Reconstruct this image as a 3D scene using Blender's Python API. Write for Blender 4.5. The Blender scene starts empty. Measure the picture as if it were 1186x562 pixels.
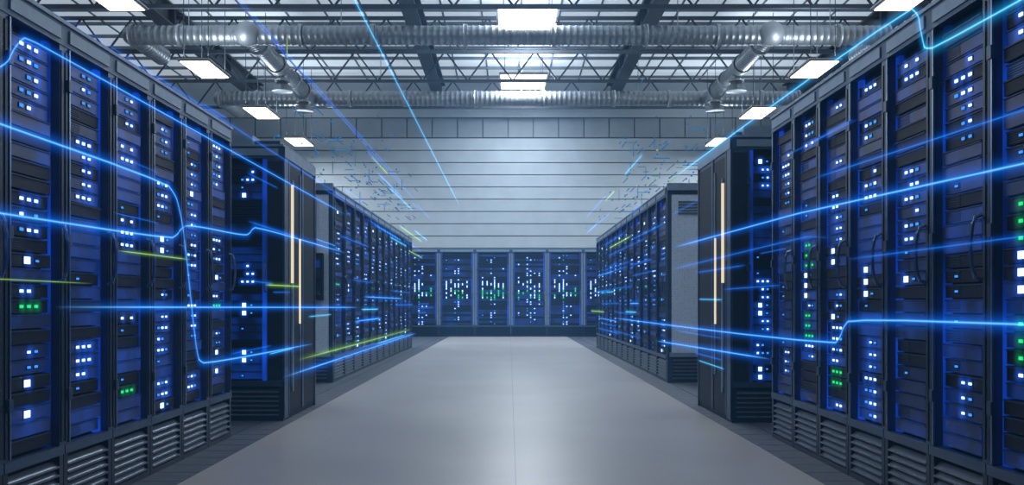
import bpy, math, random
from mathutils import Vector, Matrix

scene = bpy.context.scene
try:
    scene.view_settings.view_transform = 'Standard'
except Exception:
    pass

# ------------------------------------------------------------------ materials
def principled(name, col, rough=0.5, metal=0.0, noise=0.0, nscale=20.0, bump=0.0, emis=None, estr=0.0, spec=0.5):
    m = bpy.data.materials.new(name); m.use_nodes = True
    nt = m.node_tree; b = nt.nodes['Principled BSDF']
    b.inputs['Base Color'].default_value = (*col, 1)
    b.inputs['Roughness'].default_value = rough
    b.inputs['Metallic'].default_value = metal
    b.inputs['Specular IOR Level'].default_value = spec
    if noise > 0 or bump > 0:
        tc = nt.nodes.new('ShaderNodeTexCoord')
        n = nt.nodes.new('ShaderNodeTexNoise'); n.inputs['Scale'].default_value = nscale
        n.inputs['Detail'].default_value = 4
        nt.links.new(tc.outputs['Object'], n.inputs['Vector'])
        if noise > 0:
            r = nt.nodes.new('ShaderNodeValToRGB')
            r.color_ramp.elements[0].position = 0.3; r.color_ramp.elements[1].position = 0.7
            r.color_ramp.elements[0].color = tuple(c*(1-noise) for c in col)+(1,)
            r.color_ramp.elements[1].color = tuple(min(1, c*(1+noise)) for c in col)+(1,)
            nt.links.new(n.outputs['Fac'], r.inputs['Fac'])
            nt.links.new(r.outputs['Color'], b.inputs['Base Color'])
        if bump > 0:
            bp = nt.nodes.new('ShaderNodeBump'); bp.inputs['Strength'].default_value = bump
            bp.inputs['Distance'].default_value = 0.01
            nt.links.new(n.outputs['Fac'], bp.inputs['Height'])
            nt.links.new(bp.outputs['Normal'], b.inputs['Normal'])
    if emis:
        b.inputs['Emission Color'].default_value = (*emis, 1)
        b.inputs['Emission Strength'].default_value = estr
        m.cycles.emission_sampling = 'NONE'
    return m

def emission(name, col, s, sample=False):
    m = bpy.data.materials.new(name); m.use_nodes = True
    nt = m.node_tree; nt.nodes.clear()
    o = nt.nodes.new('ShaderNodeOutputMaterial'); e = nt.nodes.new('ShaderNodeEmission')
    e.inputs['Color'].default_value = (*col, 1); e.inputs['Strength'].default_value = s
    nt.links.new(e.outputs[0], o.inputs['Surface'])
    if not sample: m.cycles.emission_sampling = 'NONE'
    return m

def MN(nt, op, src, v=None, clamp=False):
    n = nt.nodes.new('ShaderNodeMath'); n.operation = op; n.use_clamp = clamp
    nt.links.new(src, n.inputs[0])
    if v is not None:
        if isinstance(v, (int, float)): n.inputs[1].default_value = v
        else: nt.links.new(v, n.inputs[1])
    return n.outputs[0]

def halo_mat(name, col, s, core_col, core_s):
    """additive light ribbon: bright thin core + soft halo across V, fading at both ends along U"""
    m = bpy.data.materials.new(name); m.use_nodes = True
    nt = m.node_tree; nt.nodes.clear()
    N = nt.nodes.new; K = nt.links.new
    o = N('ShaderNodeOutputMaterial'); e = N('ShaderNodeEmission'); e2 = N('ShaderNodeEmission')
    t = N('ShaderNodeBsdfTransparent'); a = N('ShaderNodeAddShader'); a2 = N('ShaderNodeAddShader')
    uv = N('ShaderNodeUVMap'); uv.uv_map = 'UVMap'; sx = N('ShaderNodeSeparateXYZ')
    M = lambda *q: MN(nt, *q)
    K(uv.outputs[0], sx.inputs[0])
    d = M('MULTIPLY', M('ABSOLUTE', M('SUBTRACT', sx.outputs['Y'], .5)), -2.0)
    d = M('ADD', d, 1.0, True)
    f = M('MULTIPLY', M('ABSOLUTE', M('SUBTRACT', sx.outputs['X'], .5)), -2.0)
    f = M('MULTIPLY', M('ADD', f, 1.0, True), 4.0, True)
    wide = M('MULTIPLY', M('POWER', d, 3.0), s)
    core = M('MULTIPLY', M('POWER', d, 30.0), core_s)
    K(M('MULTIPLY', wide, f), e.inputs['Strength']); K(M('MULTIPLY', core, f), e2.inputs['Strength'])
    e.inputs['Color'].default_value = (*col, 1); e2.inputs['Color'].default_value = (*core_col, 1)
    K(t.outputs[0], a.inputs[0]); K(e.outputs[0], a.inputs[1])
    K(a.outputs[0], a2.inputs[0]); K(e2.outputs[0], a2.inputs[1]); K(a2.outputs[0], o.inputs['Surface'])
    m.cycles.emission_sampling = 'NONE'
    return m

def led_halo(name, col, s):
    """soft round bloom of an LED painted as an additive emissive quad"""
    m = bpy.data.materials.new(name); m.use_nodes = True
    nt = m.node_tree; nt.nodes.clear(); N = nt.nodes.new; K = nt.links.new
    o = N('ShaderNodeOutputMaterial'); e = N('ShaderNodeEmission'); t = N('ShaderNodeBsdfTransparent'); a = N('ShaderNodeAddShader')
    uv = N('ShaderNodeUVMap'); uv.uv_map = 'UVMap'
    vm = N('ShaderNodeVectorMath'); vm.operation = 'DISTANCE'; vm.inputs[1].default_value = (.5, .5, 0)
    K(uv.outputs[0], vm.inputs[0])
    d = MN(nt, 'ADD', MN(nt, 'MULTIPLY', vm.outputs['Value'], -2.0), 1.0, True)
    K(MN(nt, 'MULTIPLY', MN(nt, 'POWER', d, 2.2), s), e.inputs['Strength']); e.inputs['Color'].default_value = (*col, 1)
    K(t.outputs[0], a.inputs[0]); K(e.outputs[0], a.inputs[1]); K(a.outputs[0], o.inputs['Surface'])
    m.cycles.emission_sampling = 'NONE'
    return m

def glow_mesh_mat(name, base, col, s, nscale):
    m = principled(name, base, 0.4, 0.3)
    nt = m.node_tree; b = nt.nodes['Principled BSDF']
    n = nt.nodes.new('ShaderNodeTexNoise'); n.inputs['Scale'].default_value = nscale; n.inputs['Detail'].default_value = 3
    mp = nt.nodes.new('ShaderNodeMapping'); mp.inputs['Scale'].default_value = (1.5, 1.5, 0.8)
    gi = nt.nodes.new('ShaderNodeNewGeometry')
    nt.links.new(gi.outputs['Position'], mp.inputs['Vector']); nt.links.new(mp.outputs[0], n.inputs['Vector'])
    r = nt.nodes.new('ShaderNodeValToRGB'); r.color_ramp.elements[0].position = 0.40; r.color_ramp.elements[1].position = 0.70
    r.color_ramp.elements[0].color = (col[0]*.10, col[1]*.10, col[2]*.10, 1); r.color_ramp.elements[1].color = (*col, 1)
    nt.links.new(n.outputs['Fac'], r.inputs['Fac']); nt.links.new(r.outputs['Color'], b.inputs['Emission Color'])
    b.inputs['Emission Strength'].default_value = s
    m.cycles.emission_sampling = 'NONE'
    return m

M_body  = principled('rack_steel_dark', (0.010, 0.020, 0.042), 0.42, 0.5, 0.15, 6)
M_frame = principled('rack_frame_steel', (0.034, 0.066, 0.125), 0.42, 0.5, 0.12, 8)
M_capm  = principled('rack_cap_grey', (0.17, 0.245, 0.34), 0.5, 0.3, 0.1, 8)
M_serv  = principled('server_front_black', (0.003, 0.008, 0.024), 0.5, 0.2, 0.2, 30, spec=.2)
M_bez   = principled('server_bezel_lip', (0.014, 0.034, 0.078), 0.5, 0.3, 0.1, 20, spec=.3)
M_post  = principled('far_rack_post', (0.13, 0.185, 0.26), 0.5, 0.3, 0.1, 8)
M_serv2 = glow_mesh_mat('server_front_blue_glow', (0.004, 0.010, 0.035), (0.002, 0.030, 0.22), 1.0, 2.2)  # blue sheen on the server fronts, put in as patchy emission
M_glow  = glow_mesh_mat('door_inner_blue_glow', (0.01, 0.02, 0.06), (0.004, 0.055, 0.52), 1.0, 1.6)  # blue glow put in as emission; no lamp inside the doors
M_slat  = principled('vent_slat_steel', (0.12, 0.15, 0.19), 0.35, 0.7, 0.1, 10)
M_black = principled('vent_cavity_black', (0.004, 0.008, 0.016), 0.6, 0.1, 0.1, 10, spec=.25)
M_handle= principled('handle_chrome', (0.14, 0.21, 0.32), 0.3, 0.9, 0.05, 10)
M_ledw  = emission('led_white', (0.55, 0.76, 1.0), 2.0)
M_ledb  = emission('led_blue', (0.04, 0.28, 1.0), 1.3)
M_ledg  = emission('led_green', (0.03, 0.85, 0.22), 0.9)
M_warm  = emission('cabinet_strip_warm', (1.0, 0.88, 0.64), 0.8)
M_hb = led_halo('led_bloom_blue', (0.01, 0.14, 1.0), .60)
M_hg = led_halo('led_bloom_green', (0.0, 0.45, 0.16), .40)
RACKM = [M_body, M_frame, M_capm, M_serv, M_serv2, M_glow, M_slat, M_black, M_handle, M_ledw, M_ledb, M_ledg, M_warm, M_hb, M_hg, M_bez, M_post]
BODY, FRAME, CAP, SERV, SERV2, GLOW, SLAT, BLACK, HANDLE, LW, LB, LG, WARM, HB, HG, BEZ, POST = range(17)

# ------------------------------------------------------------------ mesh builder
class MB:
    def __init__(s): s.v = []; s.f = []; s.m = []
    def box(s, x0, x1, y0, y1, z0, z1, m=0):
        b = len(s.v)
        s.v += [(x0,y0,z0),(x1,y0,z0),(x1,y1,z0),(x0,y1,z0),(x0,y0,z1),(x1,y0,z1),(x1,y1,z1),(x0,y1,z1)]
        for f in ((0,3,2,1),(4,5,6,7),(0,1,5,4),(1,2,6,5),(2,3,7,6),(3,0,4,7)):
            s.f.append(tuple(b+i for i in f)); s.m.append(m)
    def quad(s, pts, m=0):
        b = len(s.v); s.v += [tuple(p) for p in pts]; s.f.append(tuple(range(b, b+len(pts)))); s.m.append(m)
    def beam(s, p, q, w, h, m=0):
        p = Vector(p); q = Vector(q); d = (q-p).normalized()
        up = Vector((0,0,1)) if abs(d.z) < 0.95 else Vector((0,1,0))
        a = d.cross(up).normalized()*w/2; c = a.normalized().cross(d).normalized()*h/2
        b = len(s.v)
        for o in (p, q):
            for k in ((-1,-1),(1,-1),(1,1),(-1,1)):
                s.v.append(tuple(o+a*k[0]+c*k[1]))
        for f in ((0,1,2,3),(7,6,5,4),(0,4,5,1),(1,5,6,2),(2,6,7,3),(3,7,4,0)):
            s.f.append(tuple(b+i for i in f)); s.m.append(m)
    def tube(s, pts, rad, n=8, m=0, cap=True):
        P = [Vector(p) for p in pts]; R = rad if isinstance(rad, (list, tuple)) else [rad]*len(P)
        b = len(s.v); ref = None
        for i, p in enumerate(P):
            d = (P[min(i+1, len(P)-1)]-P[max(i-1, 0)]).normalized()
            up = Vector((0,0,1)) if abs(d.z) < 0.9 else Vector((1,0,0))
            a = d.cross(up).normalized(); c = a.cross(d).normalized()
            if ref is not None and a.dot(ref) < 0: a = -a; c = -c
            ref = a
            for k in range(n):
                t = 2*math.pi*k/n
                s.v.append(tuple(p+(a*math.cos(t)+c*math.sin(t))*R[i]))
        for i in range(len(P)-1):
            for k in range(n):
                k2 = (k+1) % n
                s.f.append((b+i*n+k, b+i*n+k2, b+(i+1)*n+k2, b+(i+1)*n+k)); s.m.append(m)
        if cap:
            s.f.append(tuple(b+k for k in range(n))); s.m.append(m)
            s.f.append(tuple(b+(len(P)-1)*n+k for k in reversed(range(n)))); s.m.append(m)
    def sphere(s, c, r, m=0, n=16):
        pts = []; rr = []
        for i in range(n+1):
            t = math.pi*i/n
            pts.append((c[0], c[1], c[2]-r*math.cos(t))); rr.append(max(r*math.sin(t), 0.001))
        s.tube(pts, rr, 20, m)
    def mesh(s, name, mats, smooth=False):
        me = bpy.data.meshes.new(name); me.from_pydata(s.v, [], s.f)
        for m in mats: me.materials.append(m)
        me.polygons.foreach_set('material_index', s.m)
        if smooth: me.polygons.foreach_set('use_smooth', [True]*len(s.f))
        me.update(); return me

def obj(name, me, loc=(0,0,0), rz=0.0, parent=None):
    o = bpy.data.objects.new(name, me); scene.collection.objects.link(o)
    o.location = loc; o.rotation_euler = (0,0,rz)
    if parent: o.parent = parent
    return o

# ------------------------------------------------------------------ server racks
def rack_mesh(name, w, d, H, seed, cx=None, zb=0.36, led=(0.040, 0.017), dense=False, side=None, door=None, fill=1.0, bluer=0.0, green=1.0, hal=1.0):
    R = random.Random(seed); b = MB()
    x0, x1 = (0.045, w-0.045) if door is None else door
    zt = H-0.13
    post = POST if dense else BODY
    b.box(0.005, w-0.005, 0.05, d, 0.0, zb, BLACK)
    b.box(0.005, 0.045, 0.0, 0.05, 0.0, zb, BODY); b.box(w-0.045, w-0.005, 0.0, 0.05, 0.0, zb, BODY)
    b.box(0.045, w-0.045, 0.0, 0.05, 0.0, 0.035, BODY)
    b.box(0.005, w-0.005, -0.008, 0.05, zb-0.035, zb+0.012, FRAME)
    n = 6
    for i in range(n):
        z = 0.05+i*(zb-0.10)/n
        b.quad([(0.05, 0.002, z), (w-0.05, 0.002, z), (w-0.05, 0.03, z+0.03), (0.05, 0.03, z+0.03)], BODY if dense else SLAT)
        b.box(0.05, w-0.05, -0.002, 0.004, z-0.006, z+0.004, BODY if dense else SLAT)
    b.box(0.0, w, 0.07, d, zb, H-0.01, BODY)
    b.box(0.0, x0, 0.0, 0.07, zb, zt, FRAME); b.box(x1, w, 0.0, 0.07, zb, zt, FRAME)
    b.box(0.012, x0-0.012, -0.006, 0.0, zb+0.03, zt-0.03, post); b.box(x1+0.012, w-0.012, -0.006, 0.0, zb+0.03, zt-0.03, post)
    b.box(0.0, w, -0.004, 0.07, zt, H-0.02, FRAME)
    b.box(0.05, w-0.05, -0.012, -0.004, zt+0.025, H-0.04, CAP)
    b.box(0.0, w, -0.015, d, H-0.02, H, CAP)
    gw = 0.055 if not dense else 0.05
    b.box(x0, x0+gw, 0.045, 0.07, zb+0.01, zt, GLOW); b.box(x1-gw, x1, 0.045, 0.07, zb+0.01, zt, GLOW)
    sx0, sx1 = x0+gw, x1-gw
    cx = (sx0+sx1)/2 if cx is None else cx
    uh = 0.074; z = zb+0.03; left = 0; pat = 0
    while z+uh < zt-0.01:
        if left == 0:
            gz = (1.0 if 0.5 < z < 1.6 else 0.06)*green
            pat = R.choices([0, 1, 2, 3, 4, 5], [3.6, 2.4*fill, 1.5*fill, 0.6*gz*fill, 2.4, 2.0*fill])[0]
            left = R.choice([1, 2, 3, 3]) if pat in (1, 3, 5) else R.choice([1, 1, 2])
        left -= 1
        fy = 0.022 if (pat in (0, 2)) else 0.035
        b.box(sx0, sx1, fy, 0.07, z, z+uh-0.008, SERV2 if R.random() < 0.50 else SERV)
        b.box(sx0, sx1, fy-0.006, fy, z+uh-0.016, z+uh-0.010, BEZ)
        lw, lh = led; zc = z+uh*0.42; y0 = fy-0.008
        def L(x, mm, sw=1.0, sh=1.0):
            if mm == LW and R.random() < bluer: mm = LB
            b.box(x-lw*sw*.5-.006, x+lw*sw*.5+.006, fy-.003, fy, zc-lh*sh/2-.006, zc+lh*sh/2+.006, BODY)
            b.box(x-lw*sw/2, x+lw*sw/2, y0, fy, zc-lh*sh/2, zc+lh*sh/2, mm)
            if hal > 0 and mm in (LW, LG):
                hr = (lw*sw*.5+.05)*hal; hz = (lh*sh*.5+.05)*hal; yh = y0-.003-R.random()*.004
                b.quad([(x-hr, yh, zc-hz), (x+hr, yh, zc-hz), (x+hr, yh, zc+hz), (x-hr, yh, zc+hz)], HG if mm == LG else HB)  # glow quad around the LED, standing in for lens bloom
        if not dense:
            st = lw*1.75
            if pat == 1:
                for i in range(3):
                    if R.random() < 0.85: L(cx+(i-1)*st, LW if R.random() < .72 else LB, 0.7, 0.85)
            elif pat == 2:
                L(cx-st*.6, LW, 1.25, 2.0)
                if R.random() < .6: L(cx+st*.8, LB, 0.6, 0.6)
            elif pat == 3:
                for i in range(R.choice([2, 3])): L(cx+(i-1)*st, LG, 0.7, 0.9)
            elif pat == 5:
                for i in range(2): L(cx+i*st, LW if R.random() < .6 else LB, 0.6, 0.7)
            elif pat == 4:
                if R.random() < .4: L(cx-st, LB, 0.6, 0.6)
                for i in range(5): b.box(sx0+0.02, sx0+0.02+(sx1-sx0)*.35, fy-0.003, fy, z+0.008+i*0.011, z+0.012+i*0.011, BEZ)
        else:
            frac = (z-zb)/(zt-zb)
            cols = [0.14, 0.30, 0.44, 0.56, 0.70, 0.86]
            for ci, c in enumerate(cols):
                x = sx0+(sx1-sx0)*c
                r = R.random()
                if 0.36 < frac < 0.50:
                    if r < .5: L(x, LG if r < .26 else LW, .6, 1.5)
                elif 0.50 <= frac < .60:
                    if r < .55: L(x, LW, .5, 2.0)
                elif r < (0.40 if ci in (2, 3) else 0.10):
                    L(x, LW if R.random() < .65 else LB, .7, .7)
        z += uh
    hx = x1-0.012
    b.box(x0, x0+0.012, -0.010, 0.0, zb+0.02, zt-0.01, HANDLE)
    for hz in (0.6, 1.4, 2.2): b.box(x0-0.02, x0+0.018, -0.018, 0.0, hz, hz+0.06, FRAME)
    pts = []
    for i in range(9):
        t = math.pi*i/8
        pts.append((hx, -0.05*math.sin(t)**0.6 if 0 < i < 8 else 0.0, 1.36-0.15*math.cos(t)))
    b.tube(pts, 0.010, 6, HANDLE)
    if side:
        xs = 0.0 if side == 'x0' else w
        s = -1 if side == 'x0' else 1
        def sb(ya, yb, za, zb_, t, mm):
            xa, xb = sorted((xs, xs+s*t)); b.box(xa, xb, ya, yb, za, zb_, mm)
        sb(0.0, 0.16, 0.02, H-0.02, 0.006, FRAME)
        sb(0.20, 0.74, 0.05, H-0.16, 0.004, BLACK); sb(0.80, d-0.04, 0.05, H-0.16, 0.004, BLACK)
        sb(0.17, 0.20, 0.05, H-0.12, 0.010, FRAME); sb(0.74, 0.80, 0.05, H-0.12, 0.012, FRAME); sb(d-0.04, d, 0.0, H-0.1, 0.012, BODY)
        sb(0.0, d, H-0.12, H-0.02, 0.012, CAP)
        sb(0.27, 0.288, 1.30, 2.25, 0.028, WARM); sb(.275, .285, 0.30, 1.30, 0.020, CAP); sb(0.30, 0.34, 0.25, 2.30, 0.016, CAP)
        sb(0.62, 0.630, 0.90, 1.75, 0.022, WARM); sb(.64, .67, 0.40, 2.40, 0.016, CAP)
        b.box(0.06, w-0.06, 0.1, d-0.1, H, H+0.05, FRAME); b.box(0.12, w-.3, 0.02, .3, H, H+0.09, CAP)
    me = b.mesh(name, RACKM); uv = me.uv_layers.new(name='UVMap')
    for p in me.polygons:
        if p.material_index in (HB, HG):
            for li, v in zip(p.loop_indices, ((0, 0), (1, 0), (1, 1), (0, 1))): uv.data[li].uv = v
    return me

XR, XL = 2.17, -2.30
PITCH = 0.59
near_r = [rack_mesh('rack_mesh_r%d' % i, PITCH, 1.1, 2.64, 11+i*7) for i in range(5)]
near_l = [rack_mesh('rack_mesh_l%d' % i, PITCH, 1.1, 2.56, 311+i*7, green=.35) for i in range(5)]
for i in range(10):
    y = 7.85-PITCH*(i+1)
    obj('server_rack', near_r[(i*3+1) % 5], (XR, y+PITCH, 0), -math.pi/2)
    obj('server_rack', near_l[(i*2+3) % 5], (XL, y, 0), math.pi/2)
cr = rack_mesh('cabinet_mesh_r', 1.15, 1.5, 2.66, 5, cx=0.30, led=(0.026, 0.020), side='x0', door=(0.16, 1.10), fill=1.0)
cl = rack_mesh('cabinet_mesh_l', 1.15, 1.4, 2.60, 19, cx=0.80, led=(0.028, 0.020), side='x1', door=(0.05, 0.99), fill=.6)
obj('network_cabinet', cr, (2.05, 8.78, 0)); obj('network_cabinet', cl, (-2.12-1.15, 8.93, 0))
P2 = 0.89
mid_vars = [rack_mesh('rack_mid_mesh_%d' % i, P2, 1.2, 2.74, 101+i*5, led=(0.06, 0.018), fill=.6, bluer=.5, green=.5) for i in range(4)]
for i in range(12):
    obj('server_rack', mid_vars[(i*3) % 4], (2.2, 13.31+P2*(i+1), 0), -math.pi/2)
    obj('server_rack', mid_vars[(i*3+2) % 4], (-2.46, 13.31+P2*i, 0), math.pi/2)
P3 = 1.21
far_vars = [rack_mesh('rack_far_mesh_%d' % i, P3, 1.0, 2.95, 201+i*5, led=(0.050, 0.036), dense=True, door=(.075, P3-.075), hal=1.3) for i in range(4)]
for i in range(8):
    obj('server_rack', far_vars[i % 4], (-4.79+P3*i, 31.8, 0), 0)

def perforated(name, col):
    m = principled(name, col, 0.5, 0.2)
    nt = m.node_tree; b = nt.nodes['Principled BSDF']
    tc = nt.nodes.new('ShaderNodeTexCoord'); v = nt.nodes.new('ShaderNodeTexVoronoi'); v.inputs['Scale'].default_value = 30
    v.inputs['Randomness'].default_value = 0.2
    r = nt.nodes.new('ShaderNodeValToRGB'); r.color_ramp.elements[0].position = .25; r.color_ramp.elements[1].position = .45
    r.color_ramp.elements[0].color = tuple(c*.6 for c in col)+(1,); r.color_ramp.elements[1].color = (*col, 1)
    nt.links.new(tc.outputs['Object'], v.inputs['Vector']); nt.links.new(v.outputs['Distance'], r.inputs['Fac'])
    nt.links.new(r.outputs['Color'], b.inputs['Base Color'])
    return m
M_perf = perforated('perforated_steel', (0.46, 0.57, 0.70))
for (xa, xb) in ((2.2, 3.4), (-3.66, -2.46)):
    b = MB()
    b.box(xa, xb, 13.24, 13.30, 0.0, 2.74, 1)
    b.box(xa+0.06, xb-0.06, 13.225, 13.24, 0.42, 2.62, 0)
    b.box(xa+0.03, xb-0.03, 13.215, 13.24, 0.36, 0.42, 2); b.box(xa, xb, 13.2, 13.3, 2.68, 2.78, 2)
    b.box((xa+xb)/2-.02, (xa+xb)/2+.02, 13.215, 13.24, .42, 2.62, 1)
    for i in range(6): b.box(xa+0.08, xb-0.08, 13.215, 13.24, 0.05+i*.05, 0.075+i*.05, 3)
    for i in range(5): b.box(xa+0.15, xa+.45, 13.212, 13.226, 2.35+i*.04, 2.37+i*.04, 3)
    obj('rack_end_panel', b.mesh('rack_end_panel', [M_perf, M_frame, M_capm, M_slat]))
b = MB()
b.box(-2.80, -2.58, 13.10, 13.21, 1.15, 1.80, 0); b.box(-2.78, -2.60, 13.08, 13.10, 1.45, 1.75, 1)
b.box(-2.77, -2.61, 13.075, 13.08, 1.60, 1.70, 2)
for i in range(3): b.box(-2.77+i*.06, -2.73+i*.06, 13.08, 13.10, 1.22, 1.28, 3)
b.tube([(-2.69, 13.17, 1.8), (-2.69, 13.17, 2.6)], 0.015, 6, 3)
obj('access_control_box', b.mesh('access_control_box', [M_black, M_body, M_glow, M_frame]))

# ------------------------------------------------------------------ room
X0, X1, Y0, Y1, HC = -14.0, 14.0, -4.0, 35.0, 9.3
def floor_mat():
    m = principled('floor_vinyl', (0.42, 0.42, 0.43), 0.33)
    nt = m.node_tree; b = nt.nodes['Principled BSDF']
    tc = nt.nodes.new('ShaderNodeTexCoord')
    n1 = nt.nodes.new('ShaderNodeTexNoise'); n1.inputs['Scale'].default_value = 0.7; n1.inputs['Detail'].default_value = 5
    n2 = nt.nodes.new('ShaderNodeTexNoise'); n2.inputs['Scale'].default_value = 70; n2.inputs['Detail'].default_value = 3
    r = nt.nodes.new('ShaderNodeValToRGB')
    r.color_ramp.elements[0].position = .3; r.color_ramp.elements[1].position = .7
    r.color_ramp.elements[0].color = (.36, .355, .355, 1); r.color_ramp.elements[1].color = (.43, .425, .42, 1)
    mx = nt.nodes.new('ShaderNodeMixRGB'); mx.blend_type = 'MULTIPLY'; mx.inputs[0].default_value = .35
    for n in (n1, n2): nt.links.new(tc.outputs['Object'], n.inputs['Vector'])
    nt.links.new(n1.outputs['Fac'], r.inputs['Fac']); nt.links.new(r.outputs['Color'], mx.inputs[1]); nt.links.new(n2.outputs['Fac'], mx.inputs[2])
    nt.links.new(mx.outputs[0], b.inputs['Base Color'])
    bp = nt.nodes.new('ShaderNodeBump'); bp.inputs['Strength'].default_value = .12; bp.inputs['Distance'].default_value = .005
    nt.links.new(n2.outputs['Fac'], bp.inputs['Height']); nt.links.new(bp.outputs['Normal'], b.inputs['Normal'])
    return m
M_floor = floor_mat()
M_seam = principled('floor_seam', (0.24, 0.24, 0.25), 0.5, 0, .1, 20)
M_tile = principled('floor_grate_tile', (0.065, 0.08, 0.105), 0.5, 0.2, .2, 9)
M_tgap = principled('tile_gap', (0.025, 0.028, 0.035), 0.7, 0, .1, 10)
b = MB()
b.box(X0, X1, Y0, Y1, -0.2, -0.012, 2)
b.box(-2.02, 1.92, Y0, 31.8, -0.012, 0.0, 0)
b.box(0.037, 0.042, Y0, 31.8, 0.0, 0.0006, 1)
for (xa, xb) in ((-2.02-1.5, -2.02), (1.92, 1.92+1.5)):
    yy = Y0
    while yy < 31.5:
        for k in range(5):
            b.box(xa+k*.3+.006, xa+(k+1)*.3-.006, yy+.006, yy+.294, -0.012, -0.001, 3)
        yy += 0.3
obj('floor', b.mesh('floor', [M_floor, M_seam, M_tgap, M_tile]))

M_wall = principled('wall_metal_cladding', (0.34, 0.40, 0.45), 0.55, 0.1, .06, 1.5)
M_wall2 = principled('wall_upper_panel', (0.22, 0.27, 0.315), 0.55, 0.1, .06, 1.5)
M_wgap = principled('wall_joint', (0.11, 0.14, 0.17), 0.7, 0, .05, 3)
def plank_wall(name, length, origin, rz):
    b = MB(); b.box(0, length, 0.06, 0.25, 0, HC, 2)
    z = 0.0
    while z < 6.9:
        b0 = len(b.v); zt = z+0.435
        b.v += [(0, -0.005, z+.012), (length, -0.005, z+.012), (length, 0.02, zt), (0, 0.02, zt), (0, .07, z+.012), (length, .07, z+.012), (length, .07, zt), (0, .07, zt)]
        for f in ((0,1,2,3), (0,4,5,1), (3,2,6,7), (0,3,7,4), (1,5,6,2)):
            b.f.append(tuple(b0+i for i in f)); b.m.append(0)
        z += 0.45
    x = 0.0
    while x < length-.1:
        b.box(x+.02, min(x+0.93, length)-.02, 0.0, 0.07, z+.03, z+0.72, 1); x += 0.93
    zz = z+.76
    b.box(0, length, 0.0, 0.07, zz, HC-.02, 0)
    return obj(name, b.mesh(name, [M_wall, M_wall2, M_wgap]), origin, rz)
plank_wall('wall_back', X1-X0, (X0, Y1-.06, 0), 0)
plank_wall('wall_left', Y1-Y0, (X0+.06, Y0, 0), math.pi/2)
plank_wall('wall_right', Y1-Y0, (X1-.06, Y1, 0), -math.pi/2)
plank_wall('wall_front', X1-X0, (X1, Y0+.06, 0), math.pi)

M_ceil = principled('ceiling_deck_glow', (0.58, 0.64, 0.70), 0.6, 0, .08, .8, emis=(.76, .88, 1.0), estr=.40)  # emission added to brighten the ceiling; no daylight comes through
M_dark = principled('structural_steel_dark', (0.060, 0.074, 0.094), 0.5, 0.3, .15, 3)
M_mid = principled('purlin_grey', (0.17, 0.20, 0.235), 0.5, 0.2, .1, 3)
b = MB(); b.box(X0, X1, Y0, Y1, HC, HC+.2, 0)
x = X0
while x < X1:
    b.box(x, x+.05, Y0, Y1, HC-.03, HC, 1); x += 1.1
y = Y0+.4
while y < Y1:
    b.box(X0, X1, y, y+.07, HC-.09, HC, 1); y += 1.3
obj('ceiling', b.mesh('ceiling', [M_ceil, M_mid]))
for X in (-2.55, 3.75, -9.2, 10.2):
    b = MB(); b.box(X-.2, X+.2, Y0+.2, Y1-.2, 8.55, 8.59, 0); b.box(X-.2, X+.2, Y0+.2, Y1-.2, 9.08, 9.13, 0)
    b.box(X-.04, X+.04, Y0+.2, Y1-.2, 8.59, 9.08, 0)
    yy = Y0+1
    while yy < Y1-.5: b.box(X-.18, X+.18, yy, yy+.03, 8.59, 9.08, 0); yy += 2.6
    obj('roof_beam', b.mesh('roof_beam', [M_dark]))
for Y in (4.5, 10.5, 16.5, 22.2, 26.2, 29.6, 33.6):
    b = MB(); zb, zt = 8.05, 8.98
    for z in (zb, zt): b.box(X0+.1, X1-.1, Y-.05, Y+.05, z-.045, z+.045, 0)
    x = X0+.1
    while x < X1-.8:
        b.beam((x, Y, zb), (x+.7, Y, zt), .045, .045, 0); b.beam((x+.7, Y, zt), (x+1.4, Y, zb), .045, .045, 0)
        x += 1.4
    obj('roof_truss', b.mesh('roof_truss', [M_dark]))

# ducts
M_duct = principled('duct_galvanised', (0.31, 0.34, 0.37), 0.40, 0.65, .15, 5)
M_flange = principled('duct_flange', (0.38, 0.41, 0.44), 0.45, 0.5, .08, 5)
def duct(b, p, q, r, step=.16):
    p = Vector(p); q = Vector(q); L = (q-p).length; n = int(L/step); pts = []; rr = []
    for i in range(n+1):
        t = i/n
        for dt, k in ((0, 1.0), (.62, 1.0), (.74, 1.05), (.88, 1.05)):
            tt = t+dt/n
            if tt > 1: break
            pts.append(p+(q-p)*tt); rr.append(r*k)
    b.tube(pts, rr, 20, 0)
def flange(b, c, ax, r):
    c = Vector(c); a = Vector(ax)*.05
    b.tube([c-a, c+a], r, 20, 1)
HD = 7.80
for Y, r in ((23.7, .235), (31.0, .235)):
    b = MB(); duct(b, (-9.4, Y, HD), (9.4, Y, HD), r)
    for x in (-9.4, -8.2, -5.2, -3.4, -1.1, 1.1, 3.4, 5.2, 8.2, 9.4): flange(b, (x, Y, HD), (1,0,0), r*1.18)
    for x in (-9.4, 9.4): b.sphere((x, Y, HD), .25, 0, 10); duct(b, (x, Y, HD), (x, Y+2.0, HD), r)
    for x in (-8, -4.2, 0.4, 4.2, 8):
        b.tube([(x, Y, HD), (x, Y, HC)], .012, 5, 1)
    obj('ventilation_duct', b.mesh('ventilation_duct', [M_duct, M_flange], True))
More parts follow.
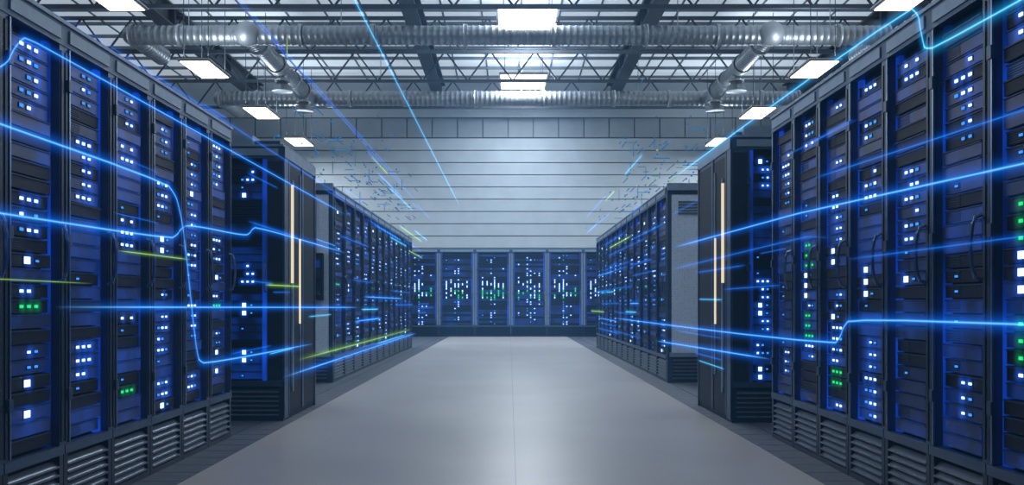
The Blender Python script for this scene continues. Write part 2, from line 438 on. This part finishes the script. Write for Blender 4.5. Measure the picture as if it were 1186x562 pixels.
for s in (-1, 1):
    b = MB(); X = 6.5*s
    duct(b, (X, 23.5, HD), (X, 31.0, HD), .22)
    b.sphere((X, 23.55, HD), .31, 1, 14); b.sphere((X, 31.0, HD), .29, 1, 14)
    for y in (24.6, 26.5, 28.4, 29.8): flange(b, (X, y, HD), (0,1,0), .27)
    for y in (27.2, 30.0):
        b.tube([(X, y, HD), (X, y, HD-.45), (X, y, HD-.46), (X, y, HD-.62)], [.16, .16, .26, .30], 18, 0)
        b.tube([(X, y, HD-.3), (X, y, HD-.34)], .22, 18, 1)
    obj('ventilation_duct', b.mesh('branch_duct', [M_duct, M_flange], True))

# ------------------------------------------------------------------ lamps
M_lamp = emission('lamp_diffuser', (1.0, 0.90, 0.76), 5.0)
M_sky = emission('ceiling_panel_diffuser', (1.0, 0.93, 0.88), 6.0)
M_house = principled('lamp_housing_white', (0.4, 0.42, 0.44), 0.4, .2, .05, 5)
def area(name, parent, loc, sx, sy, power, col, up=False):
    l = bpy.data.lights.new(name, 'AREA'); l.shape = 'RECTANGLE'; l.size = sx; l.size_y = sy
    l.energy = power; l.color = col
    o = bpy.data.objects.new(name, l); scene.collection.objects.link(o); o.parent = parent
    o.location = loc; o.rotation_euler = (math.pi if up else 0, 0, 0)
def pendant(X, Y, Z, w, L, pw, upw, mat, name):
    b = MB()
    b.box(-w/2, w/2, -L/2, L/2, 0, .07, 0)
    b.box(-w/2-.03, w/2+.03, -L/2-.03, L/2+.03, .02, .05, 0)
    b.box(-w/2+.03, w/2-.03, -L/2+.03, L/2-.03, -.015, 0, 1)
    b.box(-w*.2, w*.2, -L*.3, L*.3, .07, .14, 2)
    for x, y in ((-w*.4, -L*.4), (w*.4, -L*.4), (w*.4, L*.4), (-w*.4, L*.4)):
        b.tube([(x, y, .05), (x, y, HC-Z)], .01, 5, 2)
    o = obj(name, b.mesh(name, [M_house, mat, M_dark]), (X, Y, Z))
    area('lamp_light', o, (0, 0, -.03), w*.85, L*.85, pw, (.84, .93, 1.0))
    if upw: area('ceiling_fill_light', o, (0, 0, .16), w*.9, L*.9, upw, (.80, .90, 1), True)  # upward fill added to brighten the ceiling
for Y, pw, up in ((1.0, 22, 0), (6.5, 30, 0), (12.0, 65, 0), (17.0, 130, 45), (22.3, 200, 65), (27.4, 240, 65), (32.3, 150, 45)):  # dim near pairs are out of view, added to light the foreground
    for s in (-1, 1):
        pendant(7.15*s, Y, 6.6, .70, 1.6, pw, up, M_lamp, 'pendant_lamp')
for Y, pw, up in ((4, 38, 0), (11, 80, 0), (17.5, 210, 70), (24.3, 440, 120), (31.0, 420, 120)):  # nearest panels are out of view, added to light the near aisle
    pendant(0.45, Y, 8.35, 1.5, 2.0, pw, up, M_sky, 'ceiling_light_panel')

# ------------------------------------------------------------------ light trails (holographic data lines)
KIND = {
 'b': halo_mat('trail_blue', (0.00, 0.16, 0.95), .50, (0.14, 0.58, 1.0), 1.4),
 'c': halo_mat('trail_cyan', (0.01, 0.36, 0.9), .5, (0.20, 0.85, 1.0), 1.3),
 'l': halo_mat('trail_lime', (0.20, 0.50, 0.05), .4, (0.65, 1.0, 0.25), 1.1),
 'd': halo_mat('trail_dim', (0.00, 0.12, 0.8), .34, (0.04, 0.36, 1.0), .6)}
C_blue = emission('particle_blue', (0.03, 0.34, 0.85), .5)
C_lime = emission('particle_lime', (0.55, 0.85, 0.25), .5)
C_dim = emission('particle_dim', (0.05, 0.26, 0.6), .5)
holo = bpy.data.objects.new('hologram_light_trails', None); scene.collection.objects.link(holo)
def smooth(P, it=3):
    for _ in range(it):
        Q = [P[0]]
        for i in range(len(P)-1):
            a, c = P[i], P[i+1]
            k = .25
            if i > 0: Q.append((a[0]+(c[0]-a[0])*k, a[1]+(c[1]-a[1])*k))
            if i < len(P)-2: Q.append((a[0]+(c[0]-a[0])*(1-k), a[1]+(c[1]-a[1])*(1-k)))
        Q.append(P[-1]); P = Q
    return P
def trail(X, pts, kind='b', halo=.05):
    """pts are (y, z) in the vertical plane x = X"""
    if len(pts) > 2:
        q = [pts[0]]
        for i in range(1, len(pts)-1):
            p = pts[i]
            for o in (pts[i-1], pts[i+1]):
                dl = math.hypot(o[0]-p[0], o[1]-p[1]); k = min(.35, .10/dl)
                q.append((p[0]+(o[0]-p[0])*k, p[1]+(o[1]-p[1])*k))
        q.append(pts[-1]); pts = smooth(q, 2)
    b = MB(); P = [Vector((X, y, z)) for y, z in pts]; n = len(P)
    acc = [0]
    for i in range(1, n): acc.append(acc[-1]+(P[i]-P[i-1]).length)
    offs = []
    for i in range(n):
        d0 = (P[i]-P[i-1]).normalized() if i > 0 else (P[1]-P[0]).normalized()
        d1 = (P[i+1]-P[i]).normalized() if i < n-1 else d0
        n0 = Vector((0, -d0.z, d0.y)); n1 = Vector((0, -d1.z, d1.y)); mt = (n0+n1).normalized()
        offs.append(mt*halo/max(.6, mt.dot(n0)))
    uvs = []
    for i in range(n-1):
        b.quad([P[i]-offs[i], P[i+1]-offs[i+1], P[i+1]+offs[i+1], P[i]+offs[i]], 0)
        u0, u1 = acc[i]/acc[-1], acc[i+1]/acc[-1]; uvs.append(((u0, 0), (u1, 0), (u1, 1), (u0, 1)))
    me = b.mesh('light_trail', [KIND[kind]]); uv = me.uv_layers.new(name='UVMap')
    for p in me.polygons:
        for li, v in zip(p.loop_indices, uvs[p.index]): uv.data[li].uv = v
    return obj('light_trail', me, parent=holo)
LX = -2.06
trail(LX, [(1.5, 1.82), (5.78, 1.835), (5.98, 1.66), (6.25, .78), (6.35, .69), (10.0, .68)], 'b', .085)
trail(LX, [(2.6, 1.98), (3.86, 2.02), (3.98, 2.22), (4.1, 2.24), (12, 2.22)], 'b', .055)
trail(LX, [(1.5, 1.44), (5.85, 1.49), (6.0, 1.61), (7.5, 1.63), (7.65, 1.73), (12, 1.74)], 'b', .08)
trail(LX, [(4.3, 1.085), (13, 1.05)], 'b', .075)
trail(LX, [(9.2, .55), (20, .56)], 'l', .10)
trail(LX, [(8.6, .43), (21, .45)], 'b', .12)
trail(LX, [(5.0, 1.38), (6.15, 1.385)], 'l', .03)
trail(LX, [(8.0, 1.26), (9.4, 1.27)], 'l', .05)
trail(LX, [(4.2, 2.43), (15, 2.41)], 'd', .05)
trail(LX, [(1.5, 1.20), (4.7, 1.20)], 'l', .012)
RX = 1.98
trail(RX, [(1.5, 2.24), (4.5, 2.29), (4.56, 2.36), (4.62, 2.58), (11.5, 2.62)], 'c', .075)
trail(RX, [(1.5, 1.58), (6.5, 1.72), (11.5, 1.78)], 'b', .085)
trail(RX, [(2.0, 1.80), (6.3, 1.92)], 'd', .06)
trail(RX, [(1.5, 1.02), (5.60, 1.02), (5.72, .84), (18, .83)], 'b', .085)
trail(RX, [(7.2, .68), (12.8, .60)], 'b', .09)
trail(RX, [(2.0, 1.36), (5.6, 1.36)], 'd', .04)
trail(RX, [(5.8, 1.5), (6.3, 1.55), (11.5, 1.52)], 'd', .06)
trail(-1.78, [(7.0, 4.6), (34, 4.6)], 'c', .14)
trail(-2.6, [(8, 4.0), (27, 3.95)], 'd', .08)
trail(-3.1, [(10, 4.6), (29, 4.6)], 'd', .08)
R = random.Random(4)
for s, X in ((-1, LX), (1, RX)):
    for i in range(26):
        y = R.uniform(4.2, 18); L = R.uniform(.08, .3)*y; z = R.uniform(.45, 2.55)
        trail(X-R.uniform(0, .12)*s, [(y, z), (y+L, z+R.uniform(-.01, .01))], R.choice('dddddbc'), .0042*y if i % 3 else .007*y)
    for i in range(14):
        y = R.uniform(12, 20); L = R.uniform(1, 5); z = R.uniform(.9, 3.4)
        trail(X-.2*s, [(y, z), (y+L, z)], R.choice('ddcb' if i % 6 else 'l'), .08)
for s in (-1, 1):
    b = MB()
    for i in range(150):
        y = R.gauss(17, 3.0); y = min(max(y, 12), 25)
        X = s*R.uniform(2.0, 3.0); z = 2.85+abs(R.gauss(0, .6)); m = R.choice([0, 0, 0, 1])
        if R.random() < .04: m = 2
        t = .005; k = R.random()
        if k < .35: b.box(X-t, X+t, y, y+R.uniform(.08, .8), z, z+2*t, m)
        elif k < .45: b.box(X-t, X+t, y, y+.012, z, z+R.uniform(.05, .3), m)
        elif k < .55: b.box(X, X+R.uniform(.05, .25), y, y+.012, z, z+2*t, m)
        else:
            q = R.uniform(.006, .015); b.box(X-q, X+q, y-q, y+q, z-q, z+q, m)
    obj('particle_cloud', b.mesh('particle_cloud', [C_dim, C_blue, C_lime]), parent=holo)

# emission-only volume added in the aisle to imitate blue glow and lens bloom
m = bpy.data.materials.new('aisle_bloom_volume'); m.use_nodes = True; nt = m.node_tree; nt.nodes.clear()
o = nt.nodes.new('ShaderNodeOutputMaterial'); e = nt.nodes.new('ShaderNodeEmission')
e.inputs['Color'].default_value = (0.16, 0.48, 1.0, 1); e.inputs['Strength'].default_value = 0.0022
nt.links.new(e.outputs[0], o.inputs['Volume'])
b = MB(); b.box(-1.99, 1.90, Y0+.5, 31.6, 0.02, 7.2, 0)
obj('aisle_bloom_volume', b.mesh('aisle_bloom_volume', [m]), parent=holo)

# ------------------------------------------------------------------ world & camera
w = bpy.data.worlds.new('world'); scene.world = w; w.use_nodes = True
nt = w.node_tree
nt.nodes['Background'].inputs[0].default_value = (0.10, 0.16, 0.26, 1)
nt.nodes['Background'].inputs[1].default_value = 0.3
cam = bpy.data.cameras.new('camera'); co = bpy.data.objects.new('camera', cam); scene.collection.objects.link(co)
co.location = (0, 0, 1.1); co.rotation_euler = (math.radians(90), 0, 0)
cam.sensor_width = 36; cam.lens = 36*1100/1186; cam.shift_x = 3/1186; cam.shift_y = 71/1186
cam.clip_end = 200
scene.camera = co
